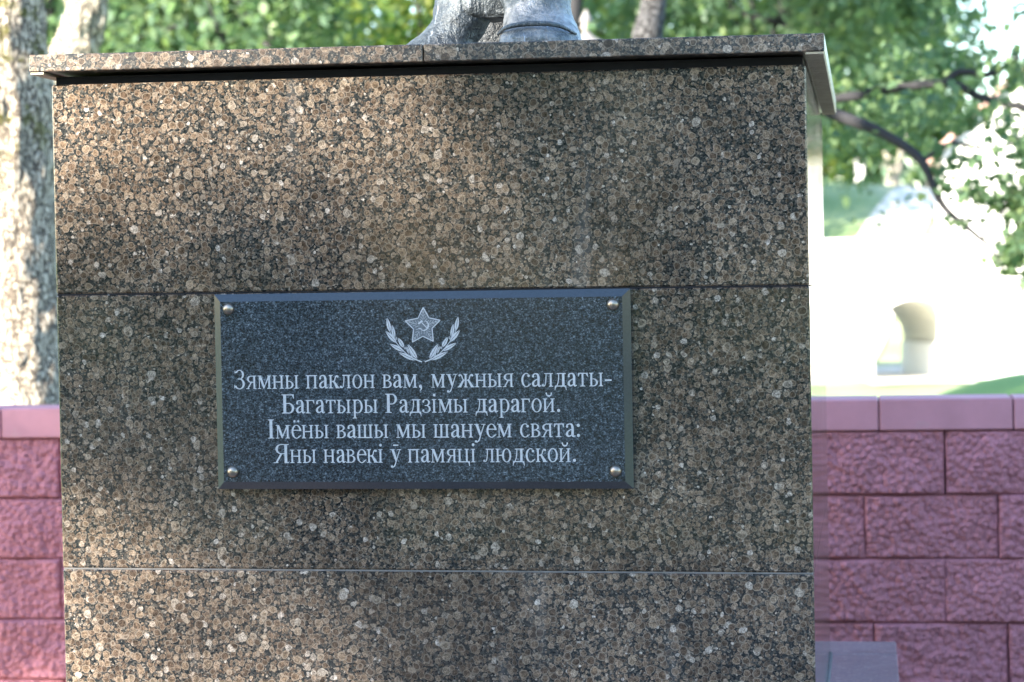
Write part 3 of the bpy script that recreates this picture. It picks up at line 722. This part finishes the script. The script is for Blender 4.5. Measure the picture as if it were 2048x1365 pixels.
def blob_points(n, centre, rad, seed, clumps=26, cr=.28, shell=.5):
    """leaf centres gathered in clumps spread through an ellipsoid"""
    r = np.random.default_rng(seed); d = r.normal(size=(clumps, 3)); d /= np.linalg.norm(d, axis=1)[:, None]
    cc = d * (shell + (1 - shell) * r.random((clumps, 1))) ** .7; w = r.uniform(.6, 1.3, clumps)
    i = r.choice(clumps, n, p=w / w.sum()); p = cc[i] * .85 + r.normal(size=(n, 3)) * (cr * w[i, None]) * .55
    return p * np.array(rad) + np.array(centre)
def tree(name, base, h, crown_c, crown_r, n, leafsize, label, cat='tree', group=None, trunk_r=.2, bark='bark2', leafm='leaf_far', seed=0, clumps=26, cr=.28, lean=(0, 0), path=None, limbs=7, parts=2):
    x, y = base; z = float(ground_z(x, y)) - .1
    t = empty(name, (x, y, z), label, cat, group)
    top = Vector((crown_c[0], crown_c[1], crown_c[2] + crown_r[2] * .3))
    pts = path or [(x, y, z), (x + lean[0] * .3, y + lean[1] * .3, z + h * .3), (x + lean[0] * .7 + .1, y + lean[1] * .7, z + h * .6), tuple(top)]
    big = trunk_r > .19
    from_bm('trunk', tube_bm(pts, [trunk_r * 1.35, trunk_r, trunk_r * .82, trunk_r * .55, trunk_r * .25], 56 if bark in('bark','bark3') else 12, .05, 30 if bark in('bark','bark3') else 5, seed=seed, flute=.018 if bark in ('bark','bark3') else 0), M[bark], t, smooth=True)
    rr = random.Random(seed + 5); bm = bmesh.new(); C = catmull(pts, 8)
    for i in range(limbs):
        s0 = C[int(len(C) * rr.uniform(.5, .92)) - 1]; a = rr.uniform(0, 6.28)
        e = Vector(crown_c) + Vector((math.cos(a) * crown_r[0] * .75, math.sin(a) * crown_r[1] * .75, rr.uniform(-.5, .7) * crown_r[2]))
        m = s0.lerp(e, .5) + Vector((0, 0, .12 * (e - s0).length)); tube_bm([s0, m, e], [trunk_r * .35, trunk_r * .22, trunk_r * .06], 7, .1, 4, bm)
    if limbs: from_bm('limbs', bm, M['twig'] if bark == 'bark2' else M[bark], t, smooth=True)
    else: bm.free()
    if n: leaves('crown', blob_points(n, crown_c, crown_r, seed, clumps, cr), leafsize, M[leafm], t, seed=seed)
    return t

# ------------------------------------------------------------------ trees at the left behind the wall
t = tree('tree', (-3.33, 4.62), 7, (-3.6, 4.9, 7.6), (2.6, 2.4, 1.9), 9000, .09, 'thick furrowed tree with moss on its bark, at the far left behind the wall', trunk_r=.25, bark='bark', leafm='leaf', seed=3,
         path=[(-3.31, 4.62, -.1), (-3.325, 4.62, 1.2), (-3.35, 4.62, 2.0), (-3.365, 4.6, 2.9), (-3.45, 4.7, 5.0), (-3.6, 4.9, 8.0)])
tree('tree', (-4.95, 8.0), 7, (-4.2, 8.6, 7.8), (2.4, 2.4, 1.8), 7000, .09, 'pale leaning tree trunk just right of the thick mossy one', trunk_r=.155, bark='bark3', leafm='leaf', seed=8,
     path=[(-4.95, 8.0, -.1), (-4.75, 8.0, 1.4), (-4.50, 8.0, 2.45), (-4.25, 8.0, 2.95), (-4.13, 8.0, 3.5), (-4.2, 8.4, 5.2), (-4.2, 8.6, 8.0)])

# ------------------------------------------------------------------ the maple with the low boughs at the right
mt = empty('maple_tree', (-1.22, 9.2, -.15), 'maple behind the pedestal whose dark boughs reach out low over the lawn at the right', 'tree')
from_bm('trunk', tube_bm([(-1.3, 9.2, -.1), (-1.22, 9.2, 1.5), (-1.18, 9.3, 2.9), (-1.13, 9.5, 3.4), (-1.0, 9.8, 5.2), (-.9, 10, 7.5)], [.17, .12, .10, .075, .065, .03], 14, .1, 6), M['bark2'], mt, smooth=True)
def bough(pts, rad): from_bm('bough', tube_bm(pts, rad, 10, .18, 6), M['twig'], mt, smooth=True)
bough([(-1.16, 9.25, 2.75), (-.947, 8.4, 2.78), (-.497, 8.1, 2.687), (-.077, 8, 2.475), (.184, 8, 2.361), (.39, 8, 2.21), (.504, 8, 1.969), (.645, 8, 1.834), (.759, 8, 1.727), (.823, 8, 1.60)], [.042, .040, .036, .031, .026, .020, .015, .010, .006])
bough([(-1.17, 9.3, 2.7), (-.605, 9, 2.62), (-.005, 9, 2.629), (.25, 9, 2.67), (.588, 9, 2.688), (.755, 9, 2.606), (.999, 9, 2.541), (1.4, 9.1, 2.48)], [.04, .034, .030, .028, .025, .022, .02, .016])
bough([(.56, 9, 2.69), (.62, 9, 2.745), (.70, 9, 2.75), (.80, 9, 2.732), (.98, 9.05, 2.83)], [.026, .022, .02, .014])
bough([(.40, 8, 2.20), (.547, 8, 2.292), (.702, 8.02, 2.264), (.831, 8.05, 2.271), (1.0, 8.1, 2.37)], [.012, .010, .008, .004])
bough([(.606, 8, 1.867), (.71, 8.02, 1.886), (.86, 8.05, 1.861)], [.008, .006, .003])
bough([(.70, 8, 1.78), (.80, 8, 1.90), (.86, 8, 2.02), (.98, 8, 2.12)], [.008, .006, .003])
# sprays of leaves on the boughs (centre, spread, count)
SPR = [((.95, 8, 1.70), (.06, .2, .10), 70), ((.98, 8, 1.92), (.06, .2, .12), 80), ((1.02, 8.3, 2.2), (.08, .3, .12), 70), ((.86, 8, 1.66), (.09, .2, .09), 60), ((.93, 8, 1.78), (.10, .25, .10), 80), ((.90, 8.05, 1.95), (.11, .25, .10), 60), ((1.0, 8, 2.10), (.12, .3, .14), 75), ((.85, 8, 2.02), (.08, .2, .10), 26),
       ((.58, 8, 1.86), (.05, .15, .035), 9), ((.66, 8, 2.05), (.09, .2, .08), 26), ((.50, 8, 2.10), (.06, .2, .08), 16), ((.60, 8.1, 2.22), (.12, .3, .07), 28), ((.95, 8.2, 2.30), (.16, .4, .08), 45),
       ((.75, 9, 2.48), (.25, .5, .07), 70), ((1.0, 9, 2.72), (.18, .5, .12), 110), ((.72, 9.2, 2.83), (.12, .4, .05), 30), ((1.15, 9, 2.42), (.18, .5, .10), 80), ((.15, 8.8, 2.40), (.28, .6, .09), 90), ((.05, 9.3, 2.70), (.35, .6, .10), 120),
       ((.36, 9.1, 2.80), (.15, .5, .12), 60), ((.40, 8.5, 2.52), (.18, .5, .07), 55), ((.62, 9.4, 3.05), (.05, .3, .10), 14), ((1.05, 9.3, 3.05), (.10, .4, .10), 22), ((-.9, 9.8, 5.6), (2.0, 2.0, 1.2), 3500)]
r = np.random.default_rng(4); CC = np.concatenate([np.array(c) + r.normal(size=(n, 3)) * np.array(s) * .62 for c, s, n in [(c_, s_, int(n_ * 1.9)) for c_, s_, n_ in SPR]])
leaves('crown', CC, .062, M['leaf'], mt, MAPLE, .7, 21)

# ------------------------------------------------------------------ park trees behind
tree('tree', (-2.42, 15), 9, (-2.2, 15.5, 7.6), (3.0, 2.6, 3.0), 16000, .12, 'tree straight behind the statue, its trunk coloured dark for the shade', trunk_r=.085, seed=12, bark='twig', path=[(-2.55, 15, -.4), (-2.42, 15, 3.0), (-2.31, 15, 4.0), (-2.2, 15.2, 6), (-2.1, 15.5, 9)], leafm='leaf_far')  # darker bark colour stands for the wood's shade on this trunk
G = 'park trees in the wood behind the pedestal'
LBL = ['broad leafy tree in the wood seen over the left half of the pedestal cap', 'tall leafy tree in the wood beyond the statue', 'dense blue-green tree in the wood above the right end of the cap',
       'bright yellow-green tree in the wood at the left beside the leaning trunk', 'shady tree filling the gap left of the bronze boots', 'airy tree with sky gaps right of the lantern', 'round green tree between the upper bough and the cap corner']
TS = [((-8.6, 19), (-8.4, 19, 5.2), (3.0, 2.4, 3.2), 15000, 'leaf_far', 0), ((-5.2, 24), (-5.2, 24, 6.3), (3.2, 2.5, 3.6), 17000, 'leaf_light', 1), ((-.9, 21), (-.7, 21, 5.0), (2.4, 2.2, 3.0), 16000, 'leaf_far', 2),
      ((-9.6, 27), (-9.8, 27, 5.5), (2.6, 2.2, 3.6), 12000, 'leaf_light', 3), ((-5.7, 17.5), (-5.8, 17.5, 5.0), (1.8, 1.6, 2.2), 11000, 'leaf_far', 4), ((-2.6, 28), (-2.3, 28, 6.5), (2.5, 2.2, 2.6), 9000, 'leaf_light', 5), ((-1.6, 24), (.3, 24, 4.9), (1.5, 1.7, 2.0), 9000, 'leaf_far', 6)]
for i, (b, c, rr_, n, lm, k) in enumerate(TS):
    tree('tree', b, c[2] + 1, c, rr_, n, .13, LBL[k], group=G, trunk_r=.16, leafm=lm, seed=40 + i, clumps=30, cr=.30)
# the belt of trees on the rise beyond the bridge
G2 = 'trees along the top of the far bank'
LB2 = ['pale green round tree on the far bank, nearest the pedestal corner', 'low leafy tree on the far bank behind the little white marker', 'leafy tree on the far bank right of the forked pale trunks', 'tall tree on the far bank behind the white house', 'tree on the far bank at the left, above the slope', 'tree rising at the back of the far bank']
for i, (x, y, zc, rx, rz, n) in enumerate([(-2.2, 116, 9.2, 2.6, 2.8, 3500), (.3, 118, 8.8, 2.2, 2.4, 3000), (3.4, 114, 9.2, 2.4, 2.6, 3000), (12.5, 100, 8.5, 4.5, 5.0, 4500), (-7.2, 115, 10, 3.4, 4, 3000), (-2.5, 128, 15, 6.5, 5, 5000)]):
    tree('tree', (x, y), zc, (x, y, zc), (rx, rx, rz), n, .42, LB2[i], group=G2, trunk_r=.22, leafm='leaf_light' if i < 3 else 'leaf_far', seed=70 + i, clumps=24, cr=.34)
fk = empty('forked_tree', (1.5, 108.5, float(ground_z(1.5, 108.5)) - .1), 'pale forked tree trunk standing on the crest of the far bank', 'tree')
zf = float(ground_z(1.5, 108.5))
from_bm('trunk', tube_bm([(1.5, 108.5, zf - .2), (1.42, 108.5, zf + .6), (1.2, 108.5, zf + 1.5), (1.0, 108.5, zf + 2.6)], [.34, .28, .2, .14], 10, .1), M['bark3'], fk, smooth=True)
from_bm('fork', tube_bm([(1.45, 108.5, zf + .3), (1.72, 108.5, zf + .9), (1.86, 108.5, zf + 1.6), (2.0, 108.5, zf + 2.6)], [.26, .2, .17, .12], 10, .1), M['bark3'], fk, smooth=True)
leaves('crown', blob_points(2500, (1.5, 108.6, zf + 4.6), (2.2, 1.6, 1.9), 91, 18, .3), .40, M['leaf_far'], fk, seed=91)
mk = empty('stone_marker', (-.17, 107.6, float(ground_z(-.17, 107.6))), 'small white stone marker on the crest of the green bank', 'marker')
zf = float(ground_z(-.17, 107.6))
from_bm('shaft', box_bm(-.37, .03, 107.45, 107.75, zf, zf + 1.0, .04), M['plaster'], mk)
from_bm('marker_top', box_bm(-.43, .09, 107.40, 107.8, zf + 1.0, zf + 1.12, .03), M['plaster'], mk)
# wood behind everything
def wood(name, xs_, y, zc, rx, ry, rz, n, size, seed, m='leaf_far'):
    P = np.concatenate([blob_points(n, (x, y + rng.uniform(-4, 4), zc + rng.uniform(-1.5, 1.5)), (rx, ry, rz), seed + i, 24, .32) for i, x in enumerate(xs_)])
    P[:, 2] = np.maximum(P[:, 2], ground_z(P[:, 0], P[:, 1]) + .1)
    o = leaves(name, P, size, M[m], None, seed=seed); return o
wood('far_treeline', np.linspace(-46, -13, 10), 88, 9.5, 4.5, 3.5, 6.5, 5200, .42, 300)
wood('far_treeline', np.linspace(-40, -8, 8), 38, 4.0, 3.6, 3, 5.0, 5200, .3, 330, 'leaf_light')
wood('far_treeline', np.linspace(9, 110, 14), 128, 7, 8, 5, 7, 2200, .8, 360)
wood('far_treeline', np.linspace(-42, 26, 12), -46, 4.2, 4.5, 3, 5.5, 3600, .42, 420, 'leaf')  # unseen, added behind the camera to darken reflections in the polished stone
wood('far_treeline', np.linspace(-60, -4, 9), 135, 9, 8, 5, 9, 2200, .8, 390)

# ------------------------------------------------------------------ lantern behind the statue
lx, ly = -2.097, 14.0; lz = float(ground_z(lx, ly))
lp = empty('street_lamp', (lx, ly, lz), 'old-style park lantern with a pointed finial, rising behind the cap right of the bronze boots', 'street lamp')
from_bm('post', lathe_bm(lx, ly, [(.12, lz), (.12, lz + .3), (.07, lz + .4), (.055, lz + 1.2), (.045, 3.0)], 14), M['lamp'], lp, smooth=True)
from_bm('lantern_glass', lathe_bm(lx, ly, [(.09, 3.0), (.20, 3.38), (.20, 3.39)], 6), M['opal'], lp)
Q = 3.788
from_bm('lantern_roof', lathe_bm(lx, ly, [(r_, Q - d) for r_, d in ((.24, .40), (.245, .37), (.20, .33), (.17, .285), (.12, .25), (.07, .225), (.045, .20), (.03, .19))], 18), M['lamp'], lp, smooth=True)
from_bm('finial', lathe_bm(lx, ly, [(r_, Q - d) for r_, d in ((.03, .19), (.028, .17), (.048, .155), (.050, .14), (.036, .125), (.028, .115), (.050, .10), (.047, .08), (.028, .04), (.006, 0))], 16), M['lamp'], lp, smooth=True)

# ------------------------------------------------------------------ white bridge over the hollow
def bridge():
    y0, y1 = 70.0, 74.5
    b = empty('white_bridge', (1.4, 72, -2.0), 'long white plastered bridge with a small round arch, beyond the sunny lawn', 'bridge')
    ax, r, zs = 1.62, 1.42, -.62                 # arch centre, half span, springing height
    X0, X1, ZT, ZB = -26.0, 30.0, 2.15, -3.0
    bm = bmesh.new(); n = 28
    def prof(skew): return [(ax - r + skew, ZB)] + [(ax + skew - r * math.cos(math.pi * i / n), zs + 1.46 * math.sin(math.pi * i / n)) for i in range(n + 1)] + [(ax + r + skew, ZB)]
    for yy, sk, flip in ((y0, 0, False), (y1, -1.75, True)):
        pr = prof(sk); L = [(X0, ZB), (X0, ZT)]
        vs = [bm.verts.new((x, yy, z)) for x, z in pr]; tops = [bm.verts.new((x, yy, ZT)) for x, z in pr]
        fs = []
        for i in range(1, len(pr) - 2):
            fs.append((vs[i], vs[i + 1], tops[i + 1], tops[i]))
        a = bm.verts.new((X0, yy, ZB)); a2 = bm.verts.new((X0, yy, ZT)); c = bm.verts.new((X1, yy, ZB)); c2 = bm.verts.new((X1, yy, ZT))
        fs += [(a, vs[0], vs[1], tops[1], a2), (vs[-1], c, c2, tops[-2], vs[-2])]
        for f in fs: bm.faces.new(f if not flip else f[::-1])
    bm2 = bm
    bm.faces.new([bm.verts.new(p) for p in ((X0, y0, ZT), (X1, y0, ZT), (X1, y1, ZT), (X0, y1, ZT))])
    from_bm('side_wall', bm2, M['plaster'], b)
    bm = bmesh.new(); A = [bm.verts.new((x, y0 + .002, z)) for x, z in prof(0)[1:-1]]; B = [bm.verts.new((x, y1 - .002, z)) for x, z in prof(-1.75)[1:-1]]
    for i in range(len(A) - 1): bm.faces.new((A[i], A[i + 1], B[i + 1], B[i]))
    from_bm('vault', bm, M['soffit'], b, smooth=True)
    # piers under the vault, with a projecting impost
    for sx, w in ((ax + r, .5), (ax - r, -.5)):
        s_ = 1 if w > 0 else -1
        bm = bmesh.new(); lo = []; hi = []
        for (x, y) in ((sx - s_ * .07, y0 + .05), (sx - 1.75 - s_ * .07, y1 - .05), (sx - 1.75 + s_ * .4, y1 - .05), (sx + s_ * .4, y0 + .05)):
            lo.append(bm.verts.new((x, y, ZB))); hi.append(bm.verts.new((x, y, zs - .02)))
        for i in range(4): bm.faces.new((lo[i], lo[(i + 1) % 4], hi[(i + 1) % 4], hi[i]))
        bm.faces.new(hi)
        from_bm('pier', bm, M['pier_bounce'], b)
    box('parapet', X0, X1, y0 - .12, y0 + .18, ZT + .002, ZT + .55, M['plaster'], b, .03)
    box('parapet_coping', X0, X1, y0 - .2, y0 + .26, ZT + .553, ZT + .66, M['plaster'], b, .03)
    box('string_course', X0, X1, y0 - .10, y0 - .003, 1.55, 1.70, M['plaster'], b, .02)
bridge()

# ------------------------------------------------------------------ white house seen through the maple leaves
def house():
    cx, y0 = 6.2, 84.0; gz = 1.2
    h = empty('white_house', (cx, y0 + 4, gz), 'white house with a steep red gable roof glimpsed through the maple leaves at the right', 'house')
    x0, x1, zt, za = 3.0, 9.4, 6.2, 9.4
    bm = bmesh.new()
    pr = [(x0, gz), (x1, gz), (x1, zt), ((x0 + x1) / 2, za), (x0, zt)]
    a = [bm.verts.new((x, y0, z)) for x, z in pr]; c = [bm.verts.new((x, y0 + 9, z)) for x, z in pr]
    bm.faces.new(a); bm.faces.new(c[::-1])
    for i in range(5): bm.faces.new((a[i], c[i], c[(i + 1) % 5], a[(i + 1) % 5]))
    from_bm('house_wall', bm, M['plaster'], h)
    for s_ in (0, 1):
        xa, xb = ((x0 - .4, (x0 + x1) / 2) if s_ == 0 else (x1 + .4, (x0 + x1) / 2)); zl = zt - .25
        bm = bmesh.new(); q = [bm.verts.new(p) for p in ((xa, y0 - .4, zl + .08), (xb, y0 - .4, za + .1), (xb, y0 + 9.4, za + .1), (xa, y0 + 9.4, zl + .08))]
        q2 = [bm.verts.new(v.co + Vector((0, 0, .22))) for v in q]
        bm.faces.new(q); bm.faces.new(q2[::-1])
        for i in range(4): bm.faces.new((q[i], q2[i], q2[(i + 1) % 4], q[(i + 1) % 4]))
        bmesh.ops.recalc_face_normals(bm, faces=bm.faces); from_bm('roof', bm, M['redroof'], h)
    for wx in (7.4,):
        for wz in (2.0, 4.4):
            f = box('window', wx - .5, wx + .5, y0 - .06, y0 - .003, wz, wz + 1.4, M['plaster'], h, .01)
            f2 = from_bm('pane', box_bm(wx - .4, wx + .4, y0 - .075, y0 - .062, wz + .1, wz + 1.3), M['glass'], None); 
            f2.data.transform(Matrix.Translation(-h.location)); f2.parent = f
house()

# ------------------------------------------------------------------ trees behind the camera: they shade the monument and show in its polish
G3 = 'tall trees across the plaza, behind the viewer'
def shade_pos(px, py, pz, t): return (px + S.x * t, py + S.y * t, pz + S.z * t)
def pt(p, z, y=0.0):                                  # a point p metres across the light, at height z on the plane y
    return ((p + .695 * y) / .719, y, z)
SH = [  # label, trunk radius, [(target, distance, radii across/along/up, leaves)]
    ('dense plaza tree whose crown shades the wall at the left', .2, [(pt(-3.15, 1.9, 2.5), 14, (1.35, 1.6, 1.0), 5500), (pt(-2.85, .75, 2.5), 14, (1.0, 1.5, .45), 1500), (pt(-3.6, .75, 2.5), 14, (.6, 1.2, .4), 600), (pt(-1.6, .55, 2.5), 14, (.45, .9, .22), 420), (pt(-3.0, -.6), 14, (2.2, 2.0, .9), 6500), (pt(-3.0, -2.4), 14, (2.8, 2.0, 1.2), 8000)]),
    ('leafy plaza tree shading the right side of the monument', .18, [(pt(.85, 1.6), 12.5, (1.15, 1.4, 1.9), 11000), (pt(-.1, -.6), 13, (1.9, 2.0, .75), 6000), (pt(-.1, -2.4), 13, (2.4, 2.0, 1.2), 8000)]),
    ('broad low-crowned plaza tree shading the paving at the right', .22, [(pt(3.6, -2.0), 13, (2.6, 2.2, 1.4), 8000)]),
    ('tall thin-leaved tree added to dapple the monument with light shade', .2, [(pt(-.5, 1.28), 25, (.9, .9, .25), 1900), (pt(-.75, 1.95), 26, (.7, 1.2, .45), 40), (pt(-.08, 1.85), 25, (.40, .9, .65), 2400), (pt(-.45, .75), 26, (.9, 1.2, .33), 230), (pt(.1, 1.3), 25, (.45, .9, .42), 2300), (pt(.1, .8), 25, (.45, .9, .25), 350)]),  # unseen; leaf clumps placed and thinned to shape the sun patches
]
for i, (lab, tr, els) in enumerate(SH):
    c = shade_pos(*els[0][0], els[0][1]); x, y = c[0] + .3, c[1] - .3
    t = empty('plaza_tree', (x, y, 0), lab, 'tree', G3)
    from_bm('trunk', tube_bm([(x, y, -.1), (x + .05, y, 1.5), (x - .1, y + .1, 3.6), c], [tr * 1.3, tr, tr * .8, tr * .3], 12, .1), M['bark2'], t, smooth=True)
    bm = bmesh.new(); P = []
    for q, (tg, dist, rr_, n) in enumerate(els):
        e = shade_pos(*tg, dist); b0 = Vector(c) - Vector((0, 0, .8)); tube_bm([b0, b0.lerp(Vector(e), .5) + Vector((0, 0, .25)), e], [tr * .3, tr * .2, .012], 7, .1, 4, bm)
        B = blob_points(n, (0, 0, 0), rr_, 120 + i * 10 + q, 30 if i < 3 else 70, .38 if i < 3 else .5, .35 if i < 3 else .2); ca, sa = math.cos(-SUN_AZ), math.sin(-SUN_AZ)
        P.append(np.stack([B[:, 0] * ca - B[:, 1] * sa, B[:, 0] * sa + B[:, 1] * ca, B[:, 2]], 1) + np.array(e))
    from_bm('limbs', bm, M['twig'], t, smooth=True)
    leaves('crown', np.concatenate(P), .13, M['leaf'], t, seed=200 + i)
LBV = ['round leafy tree beyond the path, straight behind the viewer', 'leafy tree beyond the path, behind the viewer and to the right', 'leafy tree beyond the path, behind the viewer and to the left', 'outermost leafy tree beyond the path at the left', 'outermost leafy tree beyond the path at the right']
for i, (x, y, zc, rx, rz, n) in enumerate([(-2.5, -26, 5.5, 3.4, 4.6, 9000), (3.0, -30, 5.5, 3.6, 4.8, 9000), (-11, -34, 6, 4.5, 5, 8000), (-18, -38, 6, 5, 5.5, 8000), (10, -26, 6, 4.2, 5, 8000)]):
    tree('plaza_tree', (x, y), zc, (x, y, zc), (rx, rx, rz), n, .22, LBV[i], group='trees beyond the path on the viewer\'s side', trunk_r=.25, leafm='leaf_far', seed=150 + i)
# clipped hedge along the far side of the plaza, seen only in the polish of the stone
hd = empty('hedge', (-2, -9.7, 0), 'dark clipped hedge along the plaza edge behind the viewer', 'hedge')
hr = np.random.default_rng(77)
HP = np.stack([hr.uniform(-14, 10, 26000), -9.75 + hr.uniform(-.42, .42, 26000), hr.uniform(.02, 1.5, 26000)], 1)
leaves('foliage', HP, .085, M['leaf'], hd, seed=78)
bm = bmesh.new()
for k in range(60): x = -13.8 + k * .4; tube_bm([(x, -9.75, -.05), (x + .05, -9.7, .7), (x - .05, -9.8, 1.35)], [.02, .014, .006], 5, .1, 2, bm)
from_bm('stems', bm, M['twig'], hd)
